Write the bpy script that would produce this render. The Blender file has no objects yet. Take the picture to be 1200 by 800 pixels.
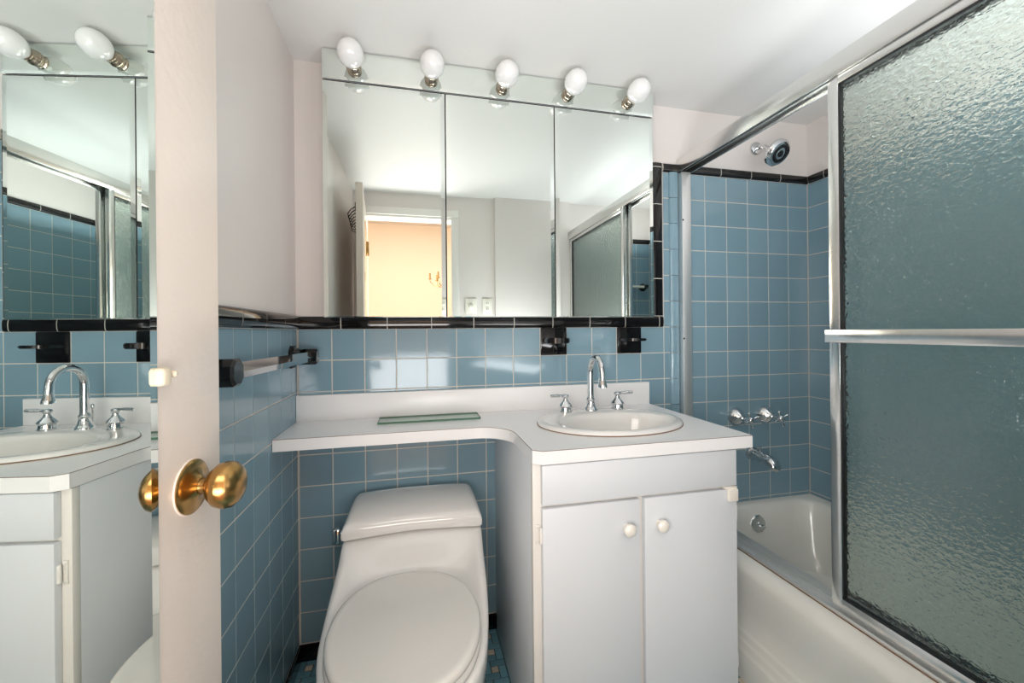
import bpy, bmesh, math, random
from mathutils import Vector, Matrix
random.seed(7)
S = bpy.context.scene
COL = S.collection
PI = math.pi

# ------------------------------------------------------------------ camera
# room frame: X right along the back wall, Y away from the camera (back wall tile face at Y = 0), Z up, floor at 0
F_PX, YAW, ROLL, CY = 481.99, 0.2255, -0.009, 388.67
CAM = Vector((0.0, -1.5566, 1.1347))
fw = Vector((math.sin(YAW), math.cos(YAW), 0)); rt = Vector((math.cos(YAW), -math.sin(YAW), 0)); up = Vector((0, 0, 1))
r2 = rt * math.cos(ROLL) + up * math.sin(ROLL); u2 = r2.cross(fw)
cd = bpy.data.cameras.new('camera'); cam = bpy.data.objects.new('camera', cd); COL.objects.link(cam)
cam.matrix_world = Matrix(((r2.x, u2.x, -fw.x, CAM.x), (r2.y, u2.y, -fw.y, CAM.y), (r2.z, u2.z, -fw.z, CAM.z), (0, 0, 0, 1)))
cd.sensor_width = 36.0; cd.lens = F_PX * 36.0 / 1200.0
cd.shift_y = (CY - 400.0) / 1200.0
cd.clip_start = 0.02; cd.clip_end = 50
S.camera = cam
S.cycles.diffuse_bounces = 8; S.cycles.max_bounces = 16; S.cycles.glossy_bounces = 6; S.cycles.transmission_bounces = 12

# ------------------------------------------------------------------ light and exposure
S.view_settings.view_transform = 'Standard'; S.view_settings.look = 'None'
S.view_settings.gamma = 1.0; S.view_settings.use_curve_mapping = False
S.view_settings.exposure = 0.12
W = bpy.data.worlds.new('world'); S.world = W; W.use_nodes = True
W.node_tree.nodes['Background'].inputs[0].default_value = (0.9, 0.93, 1.0, 1); W.node_tree.nodes['Background'].inputs[1].default_value = 0.05

def area(name, loc, direction, sx, sy, power, color):
    l = bpy.data.lights.new(name, 'AREA'); l.shape = 'RECTANGLE'; l.size = sx; l.size_y = sy; l.energy = power; l.color = color
    o = bpy.data.objects.new(name, l); COL.objects.link(o); o.location = loc
    o.rotation_euler = Vector(direction).to_track_quat('-Z', 'Y').to_euler()
    return o
# the photographer's soft box standing in the hall behind the camera, turned up towards the ceiling
area('soft_box', (-0.02, -2.02, 0.78), (0.14, 0.40, 1.0), 0.90, 0.75, 24.5, (0.95, 0.98, 1.0))
# added fill lamp, bounced off the ceiling to brighten the shower side
area('bounce_fill', (0.62, -1.26, 0.90), (0.12, 0.06, 1.0), 0.50, 0.45, 8.0, (0.95, 0.98, 1.0))
# invented lamp above the tub, lifts its dark interior by way of the ceiling
area('tub_fill', (1.44, -0.95, 1.72), (0.0, 0.0, 1.0), 0.50, 0.95, 4.2, (0.96, 0.98, 1.0))
# area lamps for the room beyond the doorway, overhead and from the side
area('hall_ceiling_light', (0.1, -2.45, 2.52), (0.0, 0.0, -1.0), 2.0, 1.4, 42.0, (1.0, 0.96, 0.90))
area('hall_side_light', (-1.1, -2.9, 1.5), (1.0, 1.15, -0.12), 0.9, 1.2, 34.0, (1.0, 0.98, 0.96))

# ------------------------------------------------------------------ materials
def srgb(r, g, b):
    f = lambda c: (c / 12.92 if c <= 0.04045 else ((c + 0.055) / 1.055) ** 2.4)
    return (f(r / 255), f(g / 255), f(b / 255), 1)
def mat(name, col, rough=0.5, metal=0.0, coat=0.0, bump=0.0, bscale=40.0, vary=0.0, vscale=5.0, island=0.0, spec=0.5):
    m = bpy.data.materials.new(name); m.use_nodes = True; nt = m.node_tree; b = nt.nodes['Principled BSDF']
    b.inputs['Base Color'].default_value = col; b.inputs['Roughness'].default_value = rough; b.inputs['Metallic'].default_value = metal
    b.inputs['Coat Weight'].default_value = coat; b.inputs['Coat Roughness'].default_value = 0.05
    b.inputs['Specular IOR Level'].default_value = spec
    tc = nt.nodes.new('ShaderNodeTexCoord')
    if vary or island:
        hsv = nt.nodes.new('ShaderNodeHueSaturation'); hsv.inputs['Color'].default_value = col
        mr = nt.nodes.new('ShaderNodeMapRange')
        if island:
            g = nt.nodes.new('ShaderNodeNewGeometry'); nt.links.new(g.outputs['Random Per Island'], mr.inputs[0]); v = island
        else:
            n = nt.nodes.new('ShaderNodeTexNoise'); n.inputs['Scale'].default_value = vscale; n.inputs['Detail'].default_value = 5
            nt.links.new(tc.outputs['Object'], n.inputs['Vector']); nt.links.new(n.outputs['Fac'], mr.inputs[0]); v = vary
        mr.inputs[3].default_value = 1 - v; mr.inputs[4].default_value = 1 + v
        nt.links.new(mr.outputs[0], hsv.inputs['Value']); nt.links.new(hsv.outputs[0], b.inputs['Base Color'])
    if bump:
        n = nt.nodes.new('ShaderNodeTexNoise'); n.inputs['Scale'].default_value = bscale; n.inputs['Detail'].default_value = 3
        bp = nt.nodes.new('ShaderNodeBump'); bp.inputs['Strength'].default_value = bump; bp.inputs['Distance'].default_value = 0.002
        nt.links.new(tc.outputs['Object'], n.inputs['Vector']); nt.links.new(n.outputs['Fac'], bp.inputs['Height']); nt.links.new(bp.outputs[0], b.inputs['Normal'])
    return m
def ripple_glass(name, ripple):
    m = bpy.data.materials.new(name); m.use_nodes = True; nt = m.node_tree
    for n in list(nt.nodes): nt.nodes.remove(n)
    out = nt.nodes.new('ShaderNodeOutputMaterial'); g = nt.nodes.new('ShaderNodeBsdfGlass')
    g.inputs['Color'].default_value = (0.955, 0.985, 0.968, 1); g.inputs['IOR'].default_value = 1.46; g.inputs['Roughness'].default_value = 0.03
    tc = nt.nodes.new('ShaderNodeTexCoord'); mp = nt.nodes.new('ShaderNodeMapping'); mp.inputs['Scale'].default_value = (1, 1, 1.5)
    n = nt.nodes.new('ShaderNodeTexNoise'); n.inputs['Scale'].default_value = 82; n.inputs['Detail'].default_value = 1.5; n.inputs['Distortion'].default_value = 0.5
    bp = nt.nodes.new('ShaderNodeBump'); bp.inputs['Strength'].default_value = 0.75 * ripple; bp.inputs['Distance'].default_value = 0.005
    nt.links.new(tc.outputs['Object'], mp.inputs[0]); nt.links.new(mp.outputs[0], n.inputs['Vector']); nt.links.new(n.outputs['Fac'], bp.inputs['Height'])
    nt.links.new(bp.outputs[0], g.inputs['Normal']); nt.links.new(g.outputs[0], out.inputs[0])
    return m
def clear_glass():
    m = bpy.data.materials.new('clear_glass'); m.use_nodes = True; nt = m.node_tree
    for n in list(nt.nodes): nt.nodes.remove(n)
    out = nt.nodes.new('ShaderNodeOutputMaterial'); t = nt.nodes.new('ShaderNodeBsdfTransparent'); t.inputs[0].default_value = (0.95, 0.985, 0.965, 1)
    g = nt.nodes.new('ShaderNodeBsdfGlossy'); g.inputs['Roughness'].default_value = 0.02; mx = nt.nodes.new('ShaderNodeMixShader'); mx.inputs[0].default_value = 0.12
    nt.links.new(t.outputs[0], mx.inputs[1]); nt.links.new(g.outputs[0], mx.inputs[2]); nt.links.new(mx.outputs[0], out.inputs[0])
    return m
M = {
 'wall': mat('wall_paint', srgb(225, 218, 214), 0.32, bump=0.25, bscale=35, vary=0.02),
 'ceil': mat('ceiling_paint', srgb(224, 223, 221), 0.45, bump=0.12, bscale=18),
 'door': mat('door_paint', srgb(232, 219, 208), 0.30, bump=0.30, bscale=60, vary=0.02),
 'blue': mat('blue_glazed_tile', srgb(129, 159, 173), 0.09, island=0.06, bump=0.05, bscale=22),
 'grout': mat('cream_grout', srgb(206, 203, 195), 0.85, vary=0.12, vscale=14),
 'black': mat('black_glazed_tile', srgb(20, 19, 20), 0.06, island=0.3),
 'mirror': mat('mirror_silver', (0.84, 0.89, 0.85, 1), 0.0, 1.0),
 'chrome': mat('chrome', (0.74, 0.75, 0.76, 1), 0.06, 1.0),
 'alu': mat('bright_aluminium', (0.82, 0.82, 0.81, 1), 0.20, 1.0, vary=0.04, vscale=30),
 'satin': mat('satin_aluminium', (0.90, 0.90, 0.89, 1), 0.5, 1.0),
 'darkmetal': mat('dark_bronze_screw', srgb(60, 52, 45), 0.4, 0.6),
 'brass': mat('aged_brass', srgb(178, 140, 86), 0.24, 1.0, vary=0.32, vscale=28),
 'lam': mat('white_laminate', srgb(241, 240, 240), 0.28, vary=0.012),
 'seam': mat('laminate_seam', srgb(120, 92, 74), 0.6),
 'cab': mat('white_cabinet_paint', srgb(219, 222, 226), 0.38, bump=0.05, bscale=30, vary=0.012),
 'stile': mat('cream_cabinet_paint', srgb(228, 224, 218), 0.4, vary=0.02),
 'ceramic': mat('white_porcelain', srgb(231, 229, 226), 0.07, coat=0.3),
 'plastic': mat('white_seat_plastic', srgb(225, 222, 217), 0.16),
 'tub': mat('ivory_enamel', srgb(232, 230, 223), 0.13, coat=0.2, vary=0.015),
 'knobw': mat('white_ceramic_knob', srgb(238, 232, 222), 0.12, coat=0.3),
 'bulb': mat('white_bulb_glass', srgb(240, 240, 240), 0.10, coat=0.5),
 'bulbbase': mat('bulb_screw_base', srgb(190, 175, 160), 0.22, 1.0),
 'dark': mat('dark_gap', srgb(30, 27, 25), 0.7),
 'gasket': mat('black_gasket', srgb(28, 30, 32), 0.4),
 'rust': mat('rust_stained_caulk', srgb(128, 102, 80), 0.8, vary=0.3, vscale=20),
 'mblue': mat('mosaic_blue', srgb(110, 158, 174), 0.3, island=0.2),
 'mcream': mat('mosaic_cream', srgb(206, 196, 180), 0.35, island=0.1),
 'mgrout': mat('mosaic_grout', srgb(72, 84, 90), 0.9),
 'ivoryplate': mat('ivory_switch_plate', srgb(236, 232, 220), 0.3),
 'clip': mat('old_plastic_clip', srgb(212, 200, 178), 0.5, bump=0.6, bscale=120),
 'peach': mat('hall_peach_wall', srgb(246, 231, 210), 0.6),
 'hallfloor': mat('hall_wood_floor', srgb(170, 122, 82), 0.4, vary=0.15, vscale=8),
 'white': mat('white_trim', srgb(236, 233, 228), 0.35),
 'gedge': mat('green_glass_edge', srgb(84, 124, 104), 0.1),
 'rglass': ripple_glass('rippled_glass', 1.0), 'sglass': ripple_glass('smooth_glass_back', 0.0), 'cglass': clear_glass(),
}

# ------------------------------------------------------------------ helpers
class MB:
    """collects geometry, then links it as ONE mesh object"""
    def __init__(self): self.v = []; self.f = []; self.m = []
    def add(self, vs, fs, mi=0):
        o = len(self.v); self.v += [tuple(p) for p in vs]
        for f in fs: self.f.append(tuple(i + o for i in f)); self.m.append(mi)
    def bm(self, b, mi=0):
        b.verts.ensure_lookup_table(); b.verts.index_update()
        self.add([v.co[:] for v in b.verts], [[v.index for v in f.verts] for f in b.faces], mi); b.free()
    def box(self, x0, x1, y0, y1, z0, z1, bev=0.0, seg=2, mi=0, mtx=None):
        b = bmesh.new(); bmesh.ops.create_cube(b, size=1)
        sx, sy, sz = abs(x1 - x0), abs(y1 - y0), abs(z1 - z0)
        for v in b.verts: v.co = Vector((v.co.x * sx + (x0 + x1) / 2, v.co.y * sy + (y0 + y1) / 2, v.co.z * sz + (z0 + z1) / 2))
        if bev: bmesh.ops.bevel(b, geom=list(b.edges), offset=min(bev, .49 * min(sx, sy, sz)), segments=seg, profile=0.5, affect='EDGES')
        if mtx is not None: bmesh.ops.transform(b, matrix=mtx, verts=b.verts)
        self.bm(b, mi)
    def loft(self, loops, close=True, cap0=True, cap1=True, mi=0):
        n = len(loops[0]); vs = [p for l in loops for p in l]; fs = []
        for k in range(len(loops) - 1):
            for i in range(n if close else n - 1):
                j = (i + 1) % n; fs.append((k * n + i, k * n + j, (k + 1) * n + j, (k + 1) * n + i))
        if cap0: fs.append(tuple(range(n - 1, -1, -1)))
        if cap1: fs.append(tuple(range((len(loops) - 1) * n, len(loops) * n)))
        self.add(vs, fs, mi)
    def lathe(self, prof, origin=(0, 0, 0), axis=(0, 0, 1), n=32, mi=0, squash=None):
        """prof: list of (radius, height along axis)"""
        q = Vector((0, 0, 1)).rotation_difference(Vector(axis).normalized()); o = Vector(origin); loops = []
        for r, h in prof:
            r = max(r, 1e-5); l = []
            for i in range(n):
                a = 2 * PI * i / n; p = Vector((r * math.cos(a), r * math.sin(a), h)); l.append(o + q @ p)
            loops.append(l)
        self.loft(loops, mi=mi)
    def tube(self, path, rad, n=14, mi=0, square=False):
        path = [Vector(p) for p in path]; loops = []; rads = rad if isinstance(rad, (list, tuple)) else [rad] * len(path)
        t0 = (path[1] - path[0]).normalized(); ref = Vector((0, 0, 1)) if abs(t0.z) < .9 else Vector((1, 0, 0))
        nrm = (ref - t0 * ref.dot(t0)).normalized()
        for i, p in enumerate(path):
            t = (path[min(i + 1, len(path) - 1)] - path[max(i - 1, 0)]).normalized()
            nrm = (nrm - t * nrm.dot(t)).normalized(); bi = t.cross(nrm)
            loops.append([p + (nrm * math.cos(2 * PI * k / n) + bi * math.sin(2 * PI * k / n)) * rads[i] for k in range(n)])
        self.loft(loops, mi=mi)
    def prism(self, outline, z0, z1, mi=0, bev=0.0):
        """outline: list of (x, y), counter-clockwise"""
        if not bev: self.loft([[(x, y, z0) for x, y in outline], [(x, y, z1) for x, y in outline]], mi=mi); return
        b = bmesh.new(); vb = [b.verts.new((x, y, z0)) for x, y in outline]; f = b.faces.new(vb)
        r = bmesh.ops.extrude_face_region(b, geom=[f]); 
        for e in r['geom']:
            if isinstance(e, bmesh.types.BMVert): e.co.z = z1
        bmesh.ops.bevel(b, geom=[e for e in b.edges if abs(e.verts[0].co.z - e.verts[1].co.z) < 1e-6], offset=bev, segments=2, affect='EDGES')
        self.bm(b, mi)
    def extrude(self, prof, a, b_, fn, mi=0):
        """profile of (p, q) carried from a to b; fn(t, p, q) gives the point"""
        self.loft([[fn(a, p, q) for p, q in prof], [fn(b_, p, q) for p, q in prof]], mi=mi)
    def build(self, name, mats, parent=None, smooth=35, sub=0):
        me = bpy.data.meshes.new(name); me.from_pydata(self.v, [], self.f); 
        mats = mats if isinstance(mats, (list, tuple)) else [mats]
        for m in mats: me.materials.append(m)
        me.polygons.foreach_set('material_index', self.m)
        b = bmesh.new(); b.from_mesh(me); bmesh.ops.remove_doubles(b, verts=b.verts, dist=1e-6); bmesh.ops.recalc_face_normals(b, faces=b.faces); b.to_mesh(me); b.free()
        if smooth:
            me.polygons.foreach_set('use_smooth', [True] * len(me.polygons)); me.set_sharp_from_angle(angle=math.radians(smooth))
        me.update()
        o = bpy.data.objects.new(name, me); COL.objects.link(o)
        if sub:
            md = o.modifiers.new('subdivision', 'SUBSURF'); md.levels = sub; md.render_levels = sub
        if parent is not None: put(o, parent)
        return o
def world_of(o):
    m = o.matrix_basis.copy()
    while o.parent: o = o.parent; m = o.matrix_basis @ m
    return m
def put(o, parent, local=False):
    """parent o; its mesh coordinates are room coordinates unless local"""
    o.parent = parent
    if not local: o.matrix_basis = world_of(parent).inverted() @ o.matrix_basis
def thing(name, label, cat, loc=(0, 0, 0), rz=0.0, group=None):
    o = bpy.data.objects.new(name, None); o.empty_display_size = .05; COL.objects.link(o); o.location = loc; o.rotation_euler = (0, 0, rz)
    o.matrix_basis = Matrix.Translation(loc) @ Matrix.Rotation(rz, 4, 'Z')
    tag(o, label, cat, group); return o
def tag(o, label, cat, group=None):
    o['label'] = label; o['category'] = cat
    if group: o['group'] = group
    return o
def struct(o, label=None, cat=None):
    o['kind'] = 'structure'
    if label: o['label'] = label
    if cat: o['category'] = cat
    return o
def arc(cx, cy, r, a0, a1, n): return [(cx + r * math.cos(math.radians(a0 + (a1 - a0) * i / n)), cy + r * math.sin(math.radians(a0 + (a1 - a0) * i / n))) for i in range(n + 1)]

# ------------------------------------------------------------------ room measures
T = 0.1095                      # tile pitch
ROW0 = 1.15                     # a grout line: underside of the black trim
XL, XR, YF, ZC = -0.4087, 1.7716, -1.52, 2.086
TOPT = ROW0 + 6 * T             # top of the blue tile in the shower

def tiles(name, fn, u0, u1, v0, v1, up_, vp, parent, size=T, holes=()):
    """field of individual glazed tiles; fn(u, v, d) -> point, d = depth behind the tile face"""
    mb = MB(); g = 0.0009; bev = 0.0016
    iu0, iu1 = math.floor((u0 - up_) / size) - 1, math.ceil((u1 - up_) / size) + 1
    iv0, iv1 = math.floor((v0 - vp) / size) - 1, math.ceil((v1 - vp) / size) + 1
    for i in range(iu0, iu1):
        for j in range(iv0, iv1):
            a, b = max(u0, up_ + i * size), min(u1, up_ + (i + 1) * size)
            c, d = max(v0, vp + j * size), min(v1, vp + (j + 1) * size)
            if b - a < .006 or d - c < .006: continue
            if any(h[0] - .004 < a and b < h[1] + .004 and h[2] - .004 < c and d < h[3] + .004 for h in holes): continue
            a += g; b -= g; c += g; d -= g
            t1, t2 = random.gauss(0, .00016), random.gauss(0, .00016)
            o = [fn(a, c, .003), fn(b, c, .003), fn(b, d, .003), fn(a, d, .003)]
            k = [fn(a + bev, c + bev, t1 + t2), fn(b - bev, c + bev, -t1 + t2), fn(b - bev, d - bev, -t1 - t2), fn(a + bev, d - bev, t1 - t2)]
            mb.add(o + k, [(4, 5, 6, 7), (0, 1, 5, 4), (1, 2, 6, 5), (2, 3, 7, 6), (3, 0, 4, 7)], 0)
    mb.add([fn(u0, v0, .0012), fn(u1, v0, .0012), fn(u1, v1, .0012), fn(u0, v1, .0012)], [(0, 1, 2, 3)], 1)
    return mb.build(name, [M['blue'], M['grout']], parent, smooth=0)
def trim_run(name, fn, a, b, w, mats, step=.157, proud=.010, start=None):
    """bullnose trim: pieces laid end to end from a to b; fn(t, s, d): t along, s across (0..w), d out of the wall"""
    mb = MB(); prof = [(0.0, 0.0), (0.0005, .003)] + [(w / 2 - (w / 2 - .001) * math.cos(PI * k / 8), .003 + (proud - .003) * math.sin(PI * k / 8) ** .6) for k in range(1, 8)] + [(w - .0005, .003), (w, 0.0)]
    t = start if start is not None else a
    while t < b - .004:
        s0, s1 = max(a, t) + .0016, min(b, t + step) - .0016
        if s1 - s0 > .004: mb.extrude(prof, s0, s1, lambda q, p, d: fn(q, p, d), 0)
        t += step
    mb.extrude([(p * .98 + w * .01, d * .95) for p, d in prof], a + .0005, b - .0005, lambda q, p, d: fn(q, p, d), 1)
    return struct(mb.build(name, [M['black'], M['grout']], None, smooth=50))

# ------------------------------------------------------------------ room shell
mb = MB(); mb.box(XL - .1, XR + .1, .003, .12, -.1, ZC + .06); wall_back = struct(mb.build('wall_back', M['wall'], None, 0))
mb = MB(); mb.box(XL - .12, XL - .003, -1.66, .12, -.1, ZC + .06); wall_left = struct(mb.build('wall_left', M['wall'], None, 0))
mb = MB(); mb.box(XR + .003, XR + .12, -1.66, .12, -.1, ZC + .06); wall_right = struct(mb.build('wall_right', M['wall'], None, 0))
DL, DR, DH = -0.345, 0.24, 1.935     # doorway opening
mb = MB(); mb.box(XL - .003, DL, YF - .12, YF, 0, ZC + .05); mb.box(DR, XR + .003, YF - .12, YF - .003, 0, ZC + .05); mb.box(DL, DR, YF - .12, YF, DH, ZC + .05)
mb.box(.54, 1.10, YF - .004, YF + .035, 0, ZC); wall_front = struct(mb.build('wall_front', M['wall'], None, 0))
mb = MB(); mb.box(XL - .12, XR + .12, -1.64, .12, ZC, ZC + .1); struct(mb.build('ceiling', M['ceil'], None, 0))
# mosaic floor
mb = MB(); mb.box(XL - .12, XR + .12, -1.64, .12, -.1, -.0015, mi=2); c = .0256
def mos(x0, y0, w, h, mi):
    e = .0012; x1, y1 = min(x0 + w, XR) - e, min(y0 + h, 0) - e; x0 = max(x0, XL) + e; y0 = max(y0, -1.63) + e
    if x1 - x0 > .002 and y1 - y0 > .002: mb.add([(x0, y0, -.002), (x1, y0, -.002), (x1, y1, -.002), (x0, y1, -.002), (x0 + .001, y0 + .001, 0), (x1 - .001, y0 + .001, 0), (x1 - .001, y1 - .001, 0), (x0 + .001, y1 - .001, 0)], [(4, 5, 6, 7), (0, 1, 5, 4), (1, 2, 6, 5), (2, 3, 7, 6), (3, 0, 4, 7)], mi)
for i in range(int((1.1 - XL) / (3 * c)) + 1):
    for j in range(-1, int(1.64 / (3 * c)) + 1):
        x, y = XL + i * 3 * c, -(j + 1) * 3 * c
        mos(x + c, y + c, c, c, 1)
        mos(x, y, 2 * c, c, 0); mos(x + 2 * c, y, c, 2 * c, 0); mos(x + c, y + 2 * c, 2 * c, c, 0); mos(x, y + c, c, 2 * c, 0)
struct(mb.build('floor', [M['mblue'], M['mcream'], M['mgrout']], None, 0))

# tile fields
PH = -0.4051
fb = lambda u, v, d: (u, d, v)
h1 = (PH + 8 * T, PH + 9 * T, ROW0 - T, ROW0); h2 = (PH + 11 * T, PH + 12 * T, ROW0 - T, ROW0)
tiles('tile_field', fb, XL, PH + 13 * T, .058, ROW0, PH, ROW0, wall_back, holes=(h1, h2))
tiles('tile_field', fb, PH + 13 * T, XR, .30, TOPT, 1.224, ROW0, wall_back)
tiles('tile_field', lambda u, v, d: (XL - d, u, v), -1.52, 0, .058, ROW0, -.0642, ROW0, wall_left)
tiles('tile_field', lambda u, v, d: (XR + d, u, v), -1.52, 0, .30, TOPT, -.001, ROW0, wall_right)
tiles('tile_field', lambda u, v, d: (u, YF - d, v), 1.15, XR, .30, TOPT, 1.224, ROW0, wall_front)
# rounded edge tiles where the shower tiling begins
mb = MB()
for k in range(-8, 6):
    z0, z1 = max(ROW0 + k * T, .36) + .001, ROW0 + (k + 1) * T - .001
    prof = [(1.046, .002)] + [(1.068 - .022 * math.cos(PI * q / 10), -.002 - .011 * math.sin(PI * q / 10)) for q in range(11)] + [(1.090, .002)]
    mb.loft([[(x, y, z0) for x, y in prof], [(x, y, z1) for x, y in prof]])
mb.build('bullnose_tile_column', M['blue'], wall_back, 50)
# black trims
trim_run('trim_1', lambda t, s, d: (t, -d, 1.1495 + s), XL, 1.013, .045, None, start=XL - .012)
trim_run('trim_2', lambda t, s, d: (.967 + s, -d, t), 1.196, 1.8425, .046, None, step=.157)
trim_run('trim_3', lambda t, s, d: (t, -d, 1.807 + s), 1.015, XR, .036, None, start=XR - 5 * .157)
trim_run('trim_4', lambda t, s, d: (XL + d, t, 1.1495 + s), -1.52, -.011, .048, None, proud=.013, start=-.011 - 10 * .157)
trim_run('trim_5', lambda t, s, d: (XR - d, t, 1.807 + s), -1.50, -.011, .036, None)
trim_run('trim_6', lambda t, s, d: (1.105 + s, YF + d, t), .0, 1.842, .046, None)
trim_run('trim_7', lambda t, s, d: (t, YF + d, 1.807 + s), 1.155, XR, .036, None)
mb = MB(); mb.box(XL, .32, -.009, 0, 0, .0575, .003); struct(mb.build('baseboard_back', M['black'], None))
mb = MB(); mb.box(XL, XL + .009, -1.5, -.010, 0, .0575, .003); struct(mb.build('baseboard_left', M['black'], None))
# door casing in the doorway
mb = MB(); mb.box(DL - .012, DL + .012, YF - .125, YF - .006, 0, DH, .003); mb.box(DR - .014, DR + .045, YF - .002, YF + .014, 0, DH, .004); mb.box(DR - .014, DR + .004, YF - .125, YF, 0, DH, .003)
mb.box(DL - .06, DR + .045, YF, YF + .014, DH, DH + .05, .004); mb.box(DL, DR, YF - .125, YF, DH - .014, DH + .002, .003)
struct(mb.build('trim_8', M['white'], None))

# room beyond the doorway, seen in the cabinet mirrors
mb = MB(); mb.box(-2.2, 2.6, -4.3, -4.2, -.1, 2.6); struct(mb.build('wall_hall_far', M['peach'], None, 0))
mb = MB(); mb.box(-2.3, -2.2, -4.3, -1.64, -.1, 2.6); struct(mb.build('wall_hall_left', M['peach'], None, 0))
mb = MB(); mb.box(2.6, 2.7, -4.3, -1.64, -.1, 2.6); struct(mb.build('wall_hall_right', M['peach'], None, 0))
mb = MB(); mb.box(-2.3, XL - .12, -1.66, -1.6, -.1, 2.6); mb.box(XR + .12, 2.7, -1.66, -1.6, -.1, 2.6); mb.box(XL - .12, XR + .12, -1.64, -1.6, ZC + .05, 2.6); struct(mb.build('wall_hall_near', M['wall'], None, 0))
mb = MB(); mb.box(-2.3, 2.7, -4.3, -1.64, -.1, -.001); struct(mb.build('floor_hall', M['hallfloor'], None, 0))
mb = MB(); mb.box(-2.3, 2.7, -4.3, -1.6, 2.55, 2.65); struct(mb.build('ceiling_hall', M['ceil'], None, 0))

# ------------------------------------------------------------------ the open bathroom door with its mirror
PHI = 0.0855
door = bpy.data.objects.new('door_1', None); COL.objects.link(door)
hx = (-.196 - .08540 * 1.505) / .99635
door.matrix_basis = Matrix.Translation((hx, -1.505, 0)) @ Matrix.Rotation(-PHI, 4, 'Z')
struct(door, 'cream painted door standing open beside the blue tiled left wall, mirror on its face', 'door')
LEN = .611
def dpart(mb, name, m, parent=door, **k):
    o = mb.build(name, m, None, **k); o.parent = parent; return o
mb = MB(); mb.box(-.036, 0, .0, LEN, .012, 1.925, .003); dpart(mb, 'door_leaf', M['door'])
def mirror_plate(mb, fn, u0, u1, v0, v1, t, bev, drop=.0016, low=None):
    lo = bev if low is None else low
    """bevelled mirror plate: fn(u, v, d) with d = height above its back"""
    o = [(u0, v0), (u1, v0), (u1, v1), (u0, v1)]; i = [(u0 + bev, v0 + lo), (u1 - bev, v0 + lo), (u1 - bev, v1 - bev), (u0 + bev, v1 - bev)]
    mb.loft([[fn(a, b, 0) for a, b in o], [fn(a, b, t - drop) for a, b in o], [fn(a, b, t) for a, b in i]])
mb = MB(); mirror_plate(mb, lambda u, v, d: (d, u, v), .03, LEN - .129, .16, 1.80, .005, .013); dpart(mb, 'door_mirror', M['mirror'], smooth=0)
mb = MB(); mb.box(.0, .013, LEN - .135, LEN - .119, 1.078, 1.098, .004, 3); mb.lathe([(.004, .0), (.004, .012), (.002, .014)], (0, LEN - .113, 1.09), (1, 0, 0), 12); dpart(mb, 'mirror_clip', M['clip'])
for side, nm in ((1, 'inside'), (-1, 'outside')):
    kb = MB(); x0 = 0.0 if side > 0 else -.036
    kb.lathe([(.010, .0), (.010, .010), (.009, .013), (.009, .018), (.012, .021), (.020, .025), (.0265, .032), (.029, .041), (.0275, .049), (.021, .056), (.011, .060), (0, .061)], (x0, LEN - .066, .944), (side, 0, 0), 40)
    k = dpart(kb, 'door_knob', M['brass'])
    rb = MB(); rb.lathe([(.0335, .0), (.0335, .0025), (.031, .0045), (.024, .0055), (.014, .009), (.011, .012)], (x0, LEN - .066, .944), (side, 0, 0), 48)
    rb.lathe([(.0347, .0), (.0345, .0012), (.0330, .0016)], (x0, LEN - .066, .944), (side, 0, 0), 48, mi=1)
    dpart(rb, 'rosette', [M['brass'], M['door']], k)
mb = MB()
for z in (.3, 1.65): mb.box(-.002, .012, -.006, .022, z, z + .09, .002); mb.lathe([(.007, 0), (.007, .09)], (.008, -.004, z), (0, 0, 1), 12)
dpart(mb, 'hinge', M['brass'])

# rack of hooks on the wall-facing side of the door, seen in the mirror
rx = thing('hook_rack', 'row of small dark curved hooks on the back of the open door', 'hook rack')
rx.matrix_basis = door.matrix_basis.copy()
mb = MB(); mb.box(-.042, -.0365, LEN - .40, LEN - .04, 1.80, 1.83, .001); mb.build('rail', M['dark'], None).parent = rx
for k in range(6):
    y = LEN - .07 - k * .06
    mb = MB(); mb.tube([(-.040, y, 1.815), (-.062, y, 1.80), (-.078, y, 1.775), (-.075, y, 1.752), (-.058, y, 1.745), (-.048, y, 1.757)], .0026, 8); mb.build('hook', M['darkmetal'], None).parent = rx

# ------------------------------------------------------------------ medicine cabinet and light bar
CX0, CX1, CD, CZ0, CZ1 = -.302, .917, .09, 1.188, 1.979
t = thing('medicine_cabinet', 'wide wall cabinet with three mirror doors above the basin', 'medicine cabinet', ((CX0 + CX1) / 2, 0, CZ0))
mb = MB(); mb.box(CX0 + .003, CX1 - .003, -CD + .022, .001, CZ0 + .002, CZ1, .001); mb.build('cabinet_body', M['cab'], t)
mb = MB()
S1, S2 = .1015, .5065
for a, b in ((CX0, S1 - .0022), (S1 + .0022, S2 - .0022), (S2 + .0022, CX1)):
    mb = MB(); mirror_plate(mb, lambda u, v, d: (u, -CD + .005 - d, v), a, b, CZ0, CZ1 - .003, .005, .015, low=.003)
    o = mb.build('mirror_door', M['mirror'], t, smooth=0)
    mb = MB(); mb.box(max(a - .0018, CX0 + .001), min(b + .0018, CX1 - .001), -CD + .0032, -CD + .021, CZ0 + .002, CZ1 + .0005); mb.build('door_backing', M['dark'], o)
t = thing('light_bar', 'mirrored strip with five bare white bulbs along the ceiling above the cabinet', 'light fixture', ((CX0 + CX1) / 2, 0, 1.985))
mb = MB(); mb.box(CX0 + .003, CX1 - .003, -CD + .006, .001, 1.984, ZC - .002, .001); mb.build('housing', M['cab'], t)
mb = MB(); mirror_plate(mb, lambda u, v, d: (u, -CD + .005 - d, v), CX0, CX1 + .004, 1.9830, ZC - .004, .005, .010); mb.build('mirror_strip', M['mirror'], t, smooth=0)
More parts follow.
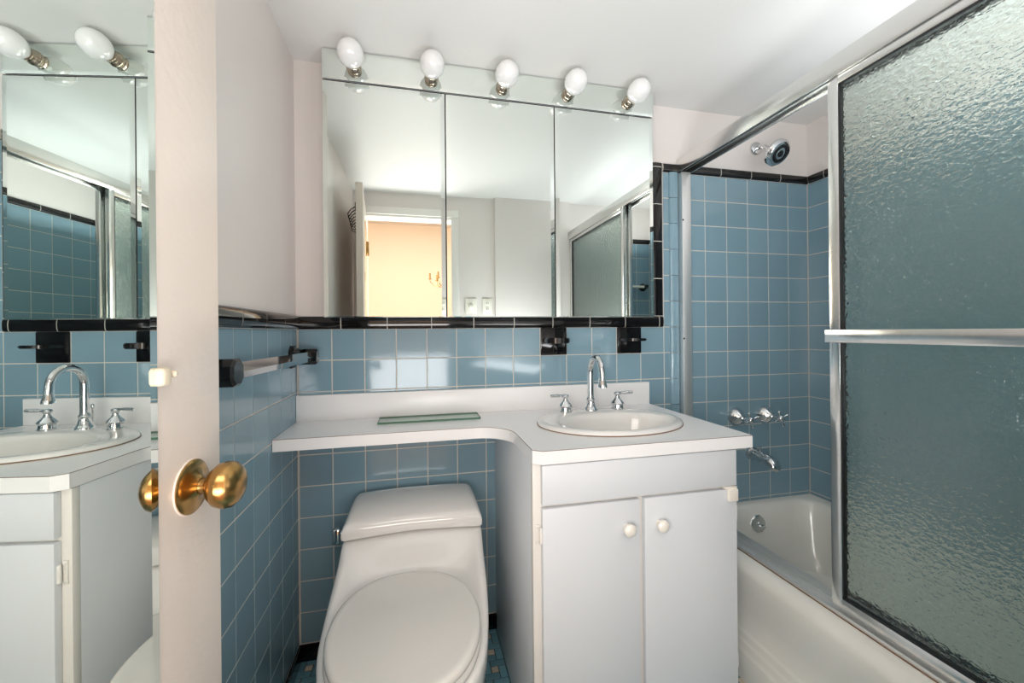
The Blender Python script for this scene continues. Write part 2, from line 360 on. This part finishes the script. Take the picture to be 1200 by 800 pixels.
for x, z in ((-.202, 2.030), (.055, 2.029), (.311, 2.031), (.566, 2.036), (.817, 2.034)):
    mb = MB(); mb.lathe([(.022, 0), (.0245, .002), (.0235, .004), (.0215, .010), (.0225, .012), (.021, .015), (.021, .022), (.0225, .024), (.017, .0245)], (x, -CD, z), (0, -1, 0), 32); mb.build('socket', M['bulbbase'], t)
    prof = [(.0165, .023), (.020, .027), (.0275, .035), (.0345, .045), (.039, .057), (.0405, .069), (.0395, .082), (.035, .096), (.0275, .107), (.0175, .1145), (.008, .118), (0, .1187)]
    mb = MB(); mb.lathe(prof, (x, -CD, z), (0, -1, 0), 36); mb.build('bulb', M['bulb'], t, smooth=60)

# ------------------------------------------------------------------ vanity
VX0, VX1, VY = .285, .893, -.535
t = thing('vanity_cabinet', 'white two-door vanity cabinet under the basin, with round white knobs', 'cabinet', ((VX0 + VX1) / 2, -.27, 0))
mb = MB(); mb.box(VX0, VX0 + .018, VY + .019, -.002, .0, .795, .001); mb.build('side_panel', M['cab'], t)
mb = MB(); mb.box(VX1 - .018, VX1, VY + .019, -.002, .0, .795, .001); mb.build('side_panel', M['cab'], t)
mb = MB(); mb.box(VX0 + .018, VX1 - .018, -.45, -.002, .08, .095); mb.box(VX0 + .018, VX1 - .018, -.46, -.45, 0, .08); mb.box(VX0 + .018, VX1 - .018, -.012, -.004, .095, .60); mb.build('carcass', M['cab'], t)
mb = MB(); y0, y1 = VY, VY + .019
mb.box(VX0, VX0 + .035, y0, y1, .0, .795, .0015); mb.box(VX1 - .035, VX1, y0, y1, .0, .795, .0015); mb.box(VX0 + .035, VX1 - .035, y0, y1, .675, .795); mb.box(VX0 + .035, VX1 - .035, y0, y1, .05, .10); mb.box(.566, .606, y0, y1, .10, .675)
mb.build('face_frame', M['stile'], t)
FY = VY - .0175
mb = MB(); mb.box(.306, .886, FY, VY - .0005, .690, .7925, .002); mb.build('drawer_front', M['cab'], t)
for x0, x1, kx in ((.306, .5795, .538), (.594, .886, .635)):
    mb = MB(); mb.box(x0, x1, FY, VY - .0005, .070, .681, .002); d = mb.build('door', M['cab'], t)
    mb = MB(); mb.lathe([(.008, 0), (.0075, .008), (.010, .012), (.0145, .016), (.017, .0215), (.0165, .027), (.012, .0315), (.006, .0335), (0, .034)], (kx, FY, .612), (0, -1, 0), 32); mb.build('knob', M['knobw'], d)
for z in (.585, .16):
    for xa, xb, xc in ((.292, .304, .3035), (.8925, .886, .889)):
        mb = MB(); mb.box(min(xa, xb), max(xa, xb), VY - .003, VY, z, z + .052, .001); mb.lathe([(.0042, 0), (.0042, .038), (.003, .040)], (xc, VY - .009, z + .006), (0, 0, 1), 12)
        for q in (.007, .044): mb.lathe([(.003, 0), (.002, .0015), (0, .002)], ((xa + xb) / 2 - .001, VY - .003, z + q), (0, -1, 0), 10)
        mb.build('hinge', M['stile'], t)
mb = MB(); mb.box(.852, .884, FY - .010, FY, .648, .683, .003, 3); mb.box(.846, .884, FY - .004, VY - .001, .6825, .6885, .001); mb.build('child_latch', M['knobw'], t)

# worktop with its banjo shelf
ZT, ZB = .832, .797
r = .105
front = -.258
out = [(XL + .001, -.002), (XL + .001, front)]
out += [(.0, front)]
out += arc(.283 - r, front - r, r, 90, 0, 10)
out += [(.283, -.542), (.306, -.560), (.934, -.560), (.934, -.30), (.934, -.002)]
t = thing('worktop', 'white laminate worktop with a narrow shelf reaching over the toilet tank', 'worktop', (.25, -.28, ZB))
# slab with an oval cut-out for the basin
b = bmesh.new()
SX, SY, SA, SB = .618, -.297, .243, .190
NN = 64
ol = [b.verts.new((x, y, ZT)) for x, y in out]
il = [b.verts.new((SX + (SA - .014) * math.cos(2 * PI * i / NN), SY + (SB - .014) * math.sin(2 * PI * i / NN), ZT)) for i in range(NN)]
es = [b.edges.new((ol[i], ol[(i + 1) % len(ol)])) for i in range(len(ol))] + [b.edges.new((il[i], il[(i + 1) % NN])) for i in range(NN)]
bmesh.ops.triangle_fill(b, use_beauty=True, edges=es)
ins = [f for f in b.faces if ((f.calc_center_median().x - SX) / (SA - .014)) ** 2 + ((f.calc_center_median().y - SY) / (SB - .014)) ** 2 < .98]
bmesh.ops.delete(b, geom=ins, context='FACES')
r_ = bmesh.ops.extrude_face_region(b, geom=list(b.faces))
for e in r_['geom']:
    if isinstance(e, bmesh.types.BMVert): e.co.z = ZB
mb = MB(); mb.bm(b); mb.build('top', M['lam'], t, smooth=30)
# thin brown joint line along the front edge
mb = MB(); path = out[1:-2]; off = .0004
for i in range(len(path) - 1):
    (x0, y0), (x1, y1) = path[i], path[i + 1]; L = math.hypot(x1 - x0, y1 - y0); nx, ny = (y1 - y0) / L * -1, (x1 - x0) / L; nx, ny = -nx * -1, -ny
    nx, ny = (y1 - y0) / L, -(x1 - x0) / L
    if True:
        mb.add([(x0 + nx * off, y0 + ny * off, ZT - .0012), (x1 + nx * off, y1 + ny * off, ZT - .0012), (x1 + nx * off, y1 + ny * off, ZT + .0001), (x0 + nx * off, y0 + ny * off, ZT + .0001),
                (x0 - nx * .0004, y0 - ny * .0004, ZT + .0001), (x1 - nx * .0004, y1 - ny * .0004, ZT + .0001)], [(0, 1, 2, 3), (3, 2, 5, 4)])
mb.build('edge_seam', M['seam'], t, 0)
mb = MB(); mb.box(XL + .001, .935, -.021, -.001, ZT, .922, .0015); mb.build('backsplash', M['lam'], t)

# basin
t = thing('basin', 'oval white drop-in basin set into the worktop', 'basin', (SX, SY, ZT))
mb = MB(); NB = 72
def oval(cx, cy, a, bb, z): return [(cx + a * math.cos(2 * PI * i / NB), cy + bb * math.sin(2 * PI * i / NB), z) for i in range(NB)]
IX, IY, IA, IB = .630, -.333, .188, .128
rings = [oval(SX, SY, SA - .016, SB - .016, ZT - .02), oval(SX, SY, SA - .004, SB - .004, ZT + .0005), oval(SX, SY, SA, SB, ZT + .003), oval(SX, SY, SA - .002, SB - .002, ZT + .009), oval(SX, SY, SA - .010, SB - .010, ZT + .013), oval(SX, SY, SA - .022, SB - .022, ZT + .014),
         oval(IX, IY, IA + .008, IB + .008, ZT + .013), oval(IX, IY, IA, IB, ZT + .009), oval(IX, IY, IA - .010, IB - .009, ZT - .008), oval(IX, IY, IA - .025, IB - .02, ZT - .05), oval(IX, IY, IA - .06, IB - .045, ZT - .10), oval(IX, IY, IA * .4, IB * .4, ZT - .128), oval(IX, IY, .024, .022, ZT - .133)]
mb.loft(rings, cap0=False, cap1=True); mb.build('bowl', M['ceramic'], t, 60)
mb = MB(); mb.loft([oval(SX, SY, SA - .003, SB - .003, ZT), oval(SX, SY, SA + .0014, SB + .0014, ZT + .0002), oval(SX, SY, SA + .0012, SB + .0012, ZT + .0030), oval(SX, SY, SA - .003, SB - .003, ZT + .0032)], cap0=False, cap1=False); mb.build('caulk_ring', M['rust'], t)
mb = MB(); mb.lathe([(.024, -.004), (.024, .001), (.021, .003), (.016, .001), (.012, .006), (0, .008)], (IX, IY, ZT - .133), (0, 0, 1), 32); mb.build('drain', M['chrome'], t)

# faucet: gooseneck and two levers
fx, fy, fz = .617, -.148, ZT + .0135
t = thing('basin_faucet', 'chrome gooseneck faucet with two lever handles behind the basin', 'faucet', (fx, fy, fz))
mb = MB(); mb.lathe([(.026, 0), (.026, .004), (.0225, .008), (.018, .016), (.0145, .030), (.0145, .036), (.016, .039), (.0135, .043), (.0115, .05)], (fx, fy, fz), (0, 0, 1), 40)
pth = [(fx, fy, fz + .04), (fx, fy, fz + .10)] + [(fx - .004 * k / 12, fy - .054 + .054 * math.cos(PI * k / 14), fz + .140 + .054 * math.sin(PI * k / 14)) for k in range(0, 14)] + [(fx - .004, fy - .1085, fz + .120)]
rad = [.0118, .0115] + [.0115 - .001 * k / 13 for k in range(14)] + [.0105]
mb.tube(pth, rad, 20)
dv = (Vector(pth[-1]) - Vector(pth[-2])).normalized()
mb.lathe([(.0105, 0), (.0115, .006), (.0145, .018), (.0155, .024), (.0155, .028), (.013, .0285)], Vector(pth[-1]) - dv * .004, dv, 28)
mb.build('spout', M['chrome'], t, 50)
mb = MB(); mb.lathe([(.0028, 0), (.0028, .055), (.004, .058), (.0055, .064), (.004, .070), (0, .072)], (fx + .004, fy + .030, fz), (0, 0, 1), 14); mb.build('lift_rod', M['chrome'], t)
for hx_, hy_, ang in ((.515, -.160, 176), (.721, -.154, 8)):
    mb = MB(); mb.lathe([(.023, 0), (.023, .004), (.021, .006), (.020, .016), (.024, .020), (.0245, .023), (.020, .029), (.013, .036), (.009, .043), (.008, .049), (.0105, .052), (.0125, .057), (.010, .062), (0, .064)], (hx_, hy_, fz), (0, 0, 1), 12 if False else 32)
    h = mb.build('handle', M['chrome'], t, 30)
    a = math.radians(ang); dx, dy = math.cos(a), math.sin(a) - .25
    mb = MB(); mb.tube([(hx_ + dx * q, hy_ + dy * q, fz + .057 + z) for q, z in ((0, 0), (.012, .001), (.018, .002), (.030, .0025), (.048, .003), (.058, .003), (.060, .003))], [.006, .0055, .0045, .0062, .0058, .0055, .002], 14); mb.build('lever', M['chrome'], h, 50)

# loose glass shelf
gs = MB(); ga, gb_, gc, gd, ge, gf = -.132, .211, -.137, -.045, ZT + .0005, ZT + .0075
gs.add([(ga, gc, ge), (gb_, gc, ge), (gb_, gd, ge), (ga, gd, ge), (ga, gc, gf), (gb_, gc, gf), (gb_, gd, gf), (ga, gd, gf)], [(0, 3, 2, 1), (4, 5, 6, 7)], 0)
gs.add([(ga, gc, ge), (gb_, gc, ge), (gb_, gd, ge), (ga, gd, ge), (ga, gc, gf), (gb_, gc, gf), (gb_, gd, gf), (ga, gd, gf)], [(0, 1, 5, 4), (1, 2, 6, 5), (2, 3, 7, 6), (3, 0, 4, 7)], 1)
tag(gs.build('glass_shelf', [M['cglass'], M['gedge']], None, 0), 'loose green-edged glass shelf lying on the narrow white worktop', 'glass shelf')

# ------------------------------------------------------------------ toilet
t = thing('toilet', 'white one-piece toilet with closed lid under the worktop shelf', 'toilet', (-.02, -.35, 0))
def cxy(y): return -.0145 + (-.034 + .0145) * min(1, max(0, (-y - .2) / .35))
def body_loop(y, w, zt, rs, wb, crown, zn):
    """half profile from the floor up, mirrored"""
    h = [(wb, 0), (wb, .02), (wb + (w - wb) * .12, .08), (wb + (w - wb) * .45, .16), (wb + (w - wb) * .82, .235), (w, .305 if zt > .4 else zt - rs - .02)]
    h += [(w, zt - rs)] + [(w - rs + rs * math.cos(math.radians(a)), zt - rs + rs * math.sin(math.radians(a))) for a in (22, 45, 68, 90)]
    ww = w - rs
    h += [(ww * f, zt + crown * (1 - f * f if crown > 0 else 1 - f ** 5)) for f in (.93, .84, .7, .5, .25)]
    c = cxy(y)
    R = [(c + x, y, z) for x, z in h]; Lf = [(c - x, y, z) for x, z in reversed(h)]
    return R + [(c, y, zt + crown)] + Lf
secs = [(-.014, .19, .495, .02, .13, .011), (-.02, .202, .502, .012, .14, .012), (-.10, .209, .503, .01, .14, .012), (-.205, .2135, .5035, .010, .135, .012), (-.228, .2140, .501, .014, .13, .010), (-.240, .2145, .495, .018, .13, .005), (-.255, .2145, .486, .020, .128, -.004), (-.275, .2145, .475, .022, .126, -.018), (-.30, .2145, .463, .022, .125, -.036), (-.325, .2145, .452, .022, .122, -.046),
        (-.36, .2140, .438, .020, .12, -.040), (-.42, .212, .419, .018, .118, -.022), (-.48, .2075, .407, .016, .114, -.010), (-.54, .200, .401, .014, .106, -.004), (-.60, .187, .398, .014, .09, 0), (-.66, .165, .397, .014, .07, 0), (-.71, .128, .396, .014, .05, 0), (-.745, .078, .391, .014, .03, 0), (-.757, .02, .376, .011, .01, 0)]
mb = MB(); mb.loft([body_loop(y, w, z, rs, wb, cr, 0) for y, w, z, rs, wb, cr in secs]); mb.build('bowl', M['ceramic'], t, 70, sub=1)
# tank lid with arched front lip
def lid_loop(y, w, zb, arch, zt, rs):
    c = cxy(y); n = 7; top = []
    R = [(w - .006, zb), (w, zb + .004)] + [(w, max(zb + .005, zt - rs))] + [(w - rs + rs * math.cos(math.radians(a)), max(zb + .006, zt - rs + rs * math.sin(math.radians(a)))) for a in (20, 40, 60, 80)] + [((w - rs) * f, zt + .006 * (1 - f * f)) for f in (.85, .6, .3)]
    loop = [(c + x, y, z) for x, z in R] + [(c, y, zt + .006)] + [(c - x, y, z) for x, z in reversed(R)]
    bot = [(c - (w - .006) * f, y, zb + arch * (1 - f * f)) for f in (.85, .6, .3, 0, -.3, -.6, -.85)]
    return loop + bot
lid = [(-.014, .200, .509, .010, .562, .02), (-.018, .204, .508, .011, .574, .025), (-.05, .2055, .508, .012, .581, .030), (-.10, .207, .508, .012, .583, .032), (-.15, .209, .507, .012, .579, .032), (-.18, .2105, .507, .012, .573, .030), (-.205, .212, .507, .012, .565, .027), (-.220, .2135, .507, .012, .559, .024), (-.2285, .214, .507, .012, .553, .020), (-.2345, .2145, .507, .012, .545, .016), (-.2375, .2145, .508, .012, .536, .012), (-.2385, .2135, .510, .012, .526, .008)]
mb = MB(); mb.loft([lid_loop(*s) for s in lid]); mb.build('tank_lid', M['ceramic'], t, 75, sub=1)
mb = MB(); mb.tube([(-.222, -.105, .474), (-.258, -.105, .474)], .009, 16); mb.box(-.277, -.251, -.128, -.108, .447, .498, .006, 3); mb.build('flush_lever', M['chrome'], t)
EA, EB, EX, EY = .180, .217, -.034, -.532
DZ = .011
def egg(s, z, n=72, e=2.25):
    l = []
    for i in range(n):
        a = 2 * PI * i / n; cc, ss = math.cos(a), math.sin(a)
        x = math.copysign(abs(cc) ** (2 / e), cc); y = math.copysign(abs(ss) ** (2 / e), ss)
        w = 1 - .07 * (-y if y < 0 else 0) 
        l.append((EX + EA * x * s * w, EY + EB * y * s, z))
    return l
mb = MB(); mb.loft([egg(.72, .388 + DZ), egg(.985, .388 + DZ), egg(1.005, .392 + DZ), egg(1.01, .399 + DZ), egg(1.0, .405 + DZ), egg(.97, .4075 + DZ), egg(.74, .4075 + DZ), egg(.72, .403 + DZ), egg(.72, .388 + DZ)], cap0=False, cap1=False); mb.build('seat', M['plastic'], t, 60)
mb = MB(); mb.loft([egg(.96, .4085 + DZ), egg(.99, .410 + DZ), egg(1.0, .414 + DZ), egg(1.0, .420 + DZ), egg(.985, .4265 + DZ), egg(.95, .4295 + DZ), egg(.90, .4290 + DZ), egg(.86, .4280 + DZ), egg(.6, .4290 + DZ), egg(.3, .4300 + DZ), egg(.05, .4305 + DZ)], cap0=True, cap1=True); mb.build('seat_lid', M['plastic'], t, 60)
for sx in (-.075, .075):
    mb = MB(); mb.lathe([(.013, 0), (.013, .02), (.010, .024), (0, .025)], (EX + sx, EY + EB - .002, .400), (0, 0, 1), 20); mb.build('seat_hinge', M['plastic'], t)

# ------------------------------------------------------------------ black ceramic fixtures
def holder(name, label, cat, h, thick, holes):
    t = thing(name, label, cat, ((h[0] + h[1]) / 2, 0, h[2]))
    x0, x1, z0, z1 = h; g = .001
    mb = MB(); mb.box(x0 + g, x1 - g, -.007, .003, z0 + g, z1 - g, .003, 2); mb.build('tile_plate', M['black'], t)
    cx, cz = (x0 + x1) / 2, (z0 + z1) / 2 + .004
    mb = MB(); hw = .046; n = 14
    ol = [(cx + hw, -.004)] + [(cx + hw, -.05)] [0:0]
    ol = [(cx - hw, -.004), (cx - hw, -.055)] + [(cx + hw * math.cos(PI + PI * k / n), -.055 - .036 * math.sin(PI * k / n)) for k in range(1, n)] + [(cx + hw, -.055), (cx + hw, -.004)]
    mb.prism(ol, cz - thick / 2, cz + thick / 2, bev=.003); o = mb.build('shelf', M['black'], t)
    return t
holder('toothbrush_holder', 'black ceramic toothbrush holder tile set in the blue wall, left of the faucet spout', 'toothbrush holder', h1, .020, True)
holder('soap_ledge', 'black ceramic tile with a thin projecting ledge, right of the faucet spout', 'soap ledge', h2, .011, False)

t = thing('towel_bar', 'chrome square towel bar between black ceramic brackets on the left wall', 'towel bar', (XL, -.37, 1.06))
for yc, z in ((-.688, 1.063), (-.062, 1.058)):
    mb = MB(); o8 = lambda s, x: [(x, yc + s * a, z + s * b_) for a, b_ in ((1, .5), (.5, 1), (-.5, 1), (-1, .5), (-1, -.5), (-.5, -1), (.5, -1), (1, -.5))]
    mb.loft([o8(.037, XL), o8(.037, XL + .006), o8(.030, XL + .012), o8(.024, XL + .030), o8(.026, XL + .045), o8(.026, XL + .076), o8(.021, XL + .081)]); mb.build('bracket', M['black'], t, 25)
mb = MB(); rr = .0165; xb = XL + .062
mb.loft([[(xb + rr, y, z), (xb, y, z + rr), (xb - rr, y, z), (xb, y, z - rr)] for y, z in ((-.670, 1.063), (-.078, 1.058))]); mb.build('bar', M['chrome'], t, 0)

# ------------------------------------------------------------------ bathtub
t = thing('bathtub', 'ivory enamel bathtub behind the sliding shower doors', 'bathtub', (1.42, -.76, 0))
RZ = .372
def rrect(x0, x1, y0, y1, rad, z, n=8):
    l = []
    for cx, cy, a0 in ((x1 - rad, y1 - rad, 0), (x0 + rad, y1 - rad, 90), (x0 + rad, y0 + rad, 180), (x1 - rad, y0 + rad, 270)):
        for k in range(n + 1):
            a = math.radians(a0 + 90 * k / n); l.append((cx + rad * math.cos(a), cy + rad * math.sin(a), z))
    return l
TX0, TX1, TY0, TY1 = 1.075, XR - .002, -1.515, -.002
rings = [rrect(TX0, TX1, TY0, TY1, .004, RZ), rrect(1.150, 1.725, -1.44, -.032, .07, RZ), rrect(1.160, 1.715, -1.43, -.040, .075, RZ - .004), rrect(1.168, 1.708, -1.42, -.047, .08, RZ - .014), rrect(1.180, 1.700, -1.40, -.056, .09, RZ - .06), rrect(1.200, 1.690, -1.36, -.075, .10, .18), rrect(1.235, 1.665, -1.30, -.115, .11, .105), rrect(1.28, 1.62, -1.2, -.18, .12, .085)]
mb = MB(); mb.loft(rings, cap0=False, cap1=True)
prof = [(1.0755, RZ)] + [(1.0755 - .040 * math.sin(math.radians(a)), RZ - .040 + .040 * math.cos(math.radians(a))) for a in (15, 30, 45, 60, 75, 90)] + [(1.0365, .300), (1.040, .27), (1.044, .22), (1.045, .150), (1.040, .143), (1.036, .138), (1.036, .125), (1.031, .118), (1.027, .112), (1.027, .100), (1.021, .092), (1.018, .086), (1.018, 0), (1.075, 0)]
mb.loft([[(x, TY0, z) for x, z in prof], [(x, TY1, z) for x, z in prof]])
mb.build('tub_shell', M['tub'], t, 40)
mb = MB(); mb.box(TX0 + .01, TX1 - .01, TY0 + .01, TY1 - .01, 0, .03); mb.build('base', M['tub'], t)
mb = MB(); q = Vector((0, -1, .18)).normalized()
mb.lathe([(.037, -.004), (.037, .003), (.034, .007), (.020, .009), (.009, .010), (.009, .014)], (1.428, -.0575, .296), q, 10); mb.box(1.425, 1.447, -.083, -.068, .288, .294, .002); mb.build('overflow_plate', M['chrome'], t, 30)

# tub valves, spout and shower head
for k, x in enumerate((1.366, 1.519)):
    t = thing('tub_tap', ('chrome cross-handle tub tap, the one farther from the long blue shower wall', 'chrome cross-handle tub tap, the one nearer the long blue shower wall')[k], 'tap', (x, 0, .752), group='cross-handle taps above the tub spout')
    mb = MB(); mb.lathe([(.040, 0), (.042, .005), (.040, .012), (.031, .028), (.018, .040), (.012, .046), (.011, .052)], (x, 0, .752), (0, -1, 0), 10); mb.build('escutcheon', M['chrome'], t, 40)
    mb = MB(); mb.lathe([(.008, .045), (.008, .080), (.014, .084), (.014, .098), (.010, .103), (0, .104)], (x, 0, .752), (0, -1, 0), 24)
    for j in range(4):
        a = math.radians(20 + 90 * j); d = Vector((math.cos(a), 0, math.sin(a))); c0 = Vector((x, -.091, .752))
        mb.tube([c0 + d * .008, c0 + d * .026, c0 + d * .033, c0 + d * .037], [.005, .0055, .0078, .004], 12)
    mb.build('cross_handle', M['chrome'], t, 50)
t = thing('tub_spout', 'chrome tub spout on the blue tile below the two taps', 'tub spout', (1.443, 0, .58))
mb = MB()
def ov(y, z, a, b_): return [(1.450 + a * math.cos(2 * PI * k / 24), y, z + b_ * math.sin(2 * PI * k / 24)) for k in range(24)]
mb.loft([ov(0, .585, .031, .031), ov(-.012, .585, .031, .031), ov(-.016, .585, .027, .026), ov(-.06, .581, .026, .025), ov(-.10, .575, .025, .024), ov(-.125, .567, .023, .022), ov(-.138, .558, .018, .015), ov(-.141, .553, .010, .008)]); mb.build('spout_body', M['chrome'], t, 60)
mb = MB(); mb.lathe([(.003, 0), (.003, .012), (.0055, .014), (.0055, .020), (0, .022)], (1.450, -.05, .605), (0, 0, 1), 14); mb.build('diverter_knob', M['chrome'], t)
t = thing('shower_fixture', 'round chrome shower head on a short arm above the black trim', 'shower head', (1.490, 0, 1.949))
mb = MB(); mb.lathe([(.030, 0), (.030, .003), (.026, .009), (.015, .013)], (1.490, .003, 1.949), (0, -1, 0), 32); mb.build('flange', M['chrome'], t)
A = [(1.490, 0, 1.949), (1.490, -.030, 1.946), (1.490, -.055, 1.932), (1.490, -.072, 1.912)]
mb = MB(); mb.tube(A, .0095, 16); mb.build('arm', M['chrome'], t)
d = Vector((0.10, -.80, -.60)).normalized(); p0 = Vector(A[-1])
mb = MB(); mb.lathe([(.013, -.006), (.016, .0), (.016, .014), (.019, .019), (.034, .026), (.050, .033), (.055, .039), (.055, .049), (.052, .053), (.051, .056), (.047, .061), (.037, .063)], p0, d, 40); mb.build('head', M['chrome'], t, 35)
mb = MB(); mb.lathe([(.038, .0605), (.037, .0650), (.024, .0655), (.023, .0625), (.014, .0625), (.013, .0655), (0, .066)], p0, d, 32)
qd = Vector((0, 0, 1)).rotation_difference(d)
for k in range(10):
    a = 2 * PI * k / 10; mb.lathe([(.003, 0), (.0026, .004), (0, .0045)], p0 + qd @ Vector((.031 * math.cos(a), .031 * math.sin(a), .065)), d, 8)
mb.build('spray_face', M['gasket'], t)

# ------------------------------------------------------------------ sliding shower doors
t = thing('shower_enclosure', 'aluminium shower enclosure with rippled glass sliding doors on the tub rim', 'shower enclosure', (1.11, -.76, RZ))
def al(name, *boxes, parent=None, m='alu', bev=.002):
    mb = MB()
    for bx in boxes: mb.box(*bx, bev)
    return mb.build(name, M[m], parent or t)
Y0, Y1 = YF + .002, -.001
al('header_rail', (1.086, 1.138, Y0, Y1, 1.836, 1.8615), (1.085, 1.089, Y0, Y1, 1.806, 1.862), (1.135, 1.139, Y0, Y1, 1.802, 1.862), (1.1105, 1.1135, Y0, Y1, 1.812, 1.842), bev=.0006)
al('bottom_track', (1.083, 1.141, Y0, Y1, RZ + .0005, RZ + .006), (1.083, 1.0875, Y0, Y1, RZ + .004, RZ + .012), (1.110, 1.114, Y0, Y1, RZ + .004, RZ + .020), (1.1365, 1.141, Y0, Y1, RZ + .004, RZ + .026), m='satin', bev=.001)
al('caulk_line', (1.0805, 1.0835, Y0, Y1, RZ + .0002, RZ + .0022), m='rust', bev=0)
al('wall_jamb', (1.090, 1.133, -.030, -.001, RZ + .026, 1.803), m='satin')
al('wall_jamb', (1.090, 1.133, Y0, Y0 + .028, RZ + .026, 1.803))
for z in (1.60, 1.10):
    mb = MB(); mb.lathe([(.004, 0), (.003, .002), (0, .0025)], (1.094, -.030, z), (0, -1, 0), 10); mb.build('jamb_screw', M['darkmetal'], t)
def panel(x, ya, yb, z0, z1, outer):
    th = .009; sw = .028
    mb = MB()
    mb.box(x - th, x + th, yb - sw, yb, z0, z1, .002); mb.box(x - th, x + th, ya, ya + sw, z0, z1, .002)
    mb.box(x - th, x + th, ya + sw, yb - sw, z0, z0 + .026, .002); mb.box(x - th, x + th, ya + sw, yb - sw, z1 - .028, z1, .002)
    d = mb.build('sliding_door', M['alu'], t)
    mb = MB(); g = .005
    for bx in ((ya + sw, ya + sw + g, z0 + .026, z1 - .028), (yb - sw - g, yb - sw, z0 + .026, z1 - .028), (ya + sw, yb - sw, z0 + .026, z0 + .026 + g), (ya + sw, yb - sw, z1 - .028 - g, z1 - .028)):
        mb.box(x - th * .75, x + th * .75, bx[0], bx[1], bx[2], bx[3])
    mb.build('gasket', M['gasket'], d, 0)
    mb = MB(); a0, a1, c0, c1 = ya + sw + .002, yb - sw - .002, z0 + .028, z1 - .030
    mb.add([(x - .0022, a0, c0), (x - .0022, a1, c0), (x - .0022, a1, c1), (x - .0022, a0, c1)], [(0, 1, 2, 3)], 0)
    mb.add([(x - .0022, a0, c0), (x - .0022, a1, c0), (x - .0022, a1, c1), (x - .0022, a0, c1), (x + .0022, a0, c0), (x + .0022, a1, c0), (x + .0022, a1, c1), (x + .0022, a0, c1)], [(4, 5, 6, 7), (0, 1, 5, 4), (1, 2, 6, 5), (2, 3, 7, 6), (3, 0, 4, 7)], 1)
    mb.build('glass_pane', [M['rglass'], M['sglass']], d, 0)
    if outer:
        mb = MB(); mb.box(x - .040, x - .034, ya + .006, yb - .012, 1.099, 1.133, .002)
        for yy in (yb - .018, ya + .018): mb.box(x - .036, x - th + .001, yy - .005, yy + .005, 1.104, 1.128, .001)
        mb.build('towel_rail', M['alu'], d)
panel(1.099, -1.455, -.660, RZ + .021, 1.812, True)
panel(1.125, -1.488, -.641, RZ + .027, 1.812, False)

# ------------------------------------------------------------------ things seen in the mirrors
def bare(mb): return mb
t = thing('dimmer_switch', 'square ivory wall plate with a round dimmer knob, beside the doorway', 'switch', (.37, YF, 1.27))
mb = MB(); mb.box(.328, .410, YF, YF + .006, 1.268, 1.372, .003); mb.build('plate', M['ivoryplate'], t)
mb = MB(); mb.lathe([(.016, 0), (.016, .010), (.012, .014), (0, .015)], (.369, YF + .006, 1.315), (0, 1, 0), 24); mb.build('dial', M['ivoryplate'], t)
t = thing('wall_outlet', 'ivory outlet plate with a toggle, nearer the wall corner', 'outlet', (.485, YF, 1.27))
mb = MB(); mb.box(.450, .520, YF, YF + .006, 1.265, 1.372, .003); mb.build('plate', M['ivoryplate'], t)
for z in (1.340, 1.298):
    mb = MB(); mb.box(.472, .498, YF + .005, YF + .008, z - .014, z + .014, .002); o = mb.build('socket_face', M['ivoryplate'], t)
    mb = MB(); mb.box(.478, .481, YF + .0075, YF + .0085, z - .006, z + .006); mb.box(.489, .492, YF + .0075, YF + .0085, z - .006, z + .006); mb.build('slot', M['dark'], o)
t = thing('grab_bar', 'pale bar with round black mounts on the far end wall of the shower', 'grab bar', (1.55, YF, 1.47))
mb = MB(); mb.tube([(1.36, YF + .05, 1.47), (1.71, YF + .05, 1.47)], .009, 16); mb.build('bar', M['ivoryplate'], t)
for x in (1.36, 1.71):
    mb = MB(); mb.lathe([(.030, 0), (.030, .006), (.020, .014), (.015, .045), (.017, .060), (0, .062)], (x, YF, 1.47), (0, 1, 0), 24); mb.build('mount', M['black'], t)
t = thing('chandelier', 'small branched chandelier hanging in the bright room beyond the doorway', 'chandelier', (.30, -3.2, 1.7))
mb = MB(); mb.tube([(.30, -3.2, 2.55), (.30, -3.2, 1.78)], .004, 8); mb.lathe([(.0, 1.62), (.025, 1.64), (.012, 1.68), (.03, 1.72), (.012, 1.76), (.004, 1.80)], (.30, -3.2, 0), (0, 0, 1), 16); mb.build('stem', M['brass'], t)
for k in range(6):
    a = 2 * PI * k / 6; dx, dy = math.cos(a), math.sin(a)
    mb = MB(); mb.tube([(.30 + dx * q, -3.2 + dy * q, z) for q, z in ((.01, 1.68), (.06, 1.64), (.12, 1.645), (.16, 1.69), (.165, 1.72))], .004, 8); mb.lathe([(.018, 1.715), (.02, 1.722), (.009, 1.724), (.009, 1.78), (0, 1.785)], (.30 + dx * .165, -3.2 + dy * .165, 0), (0, 0, 1), 12); mb.build('arm', M['brass'], t)
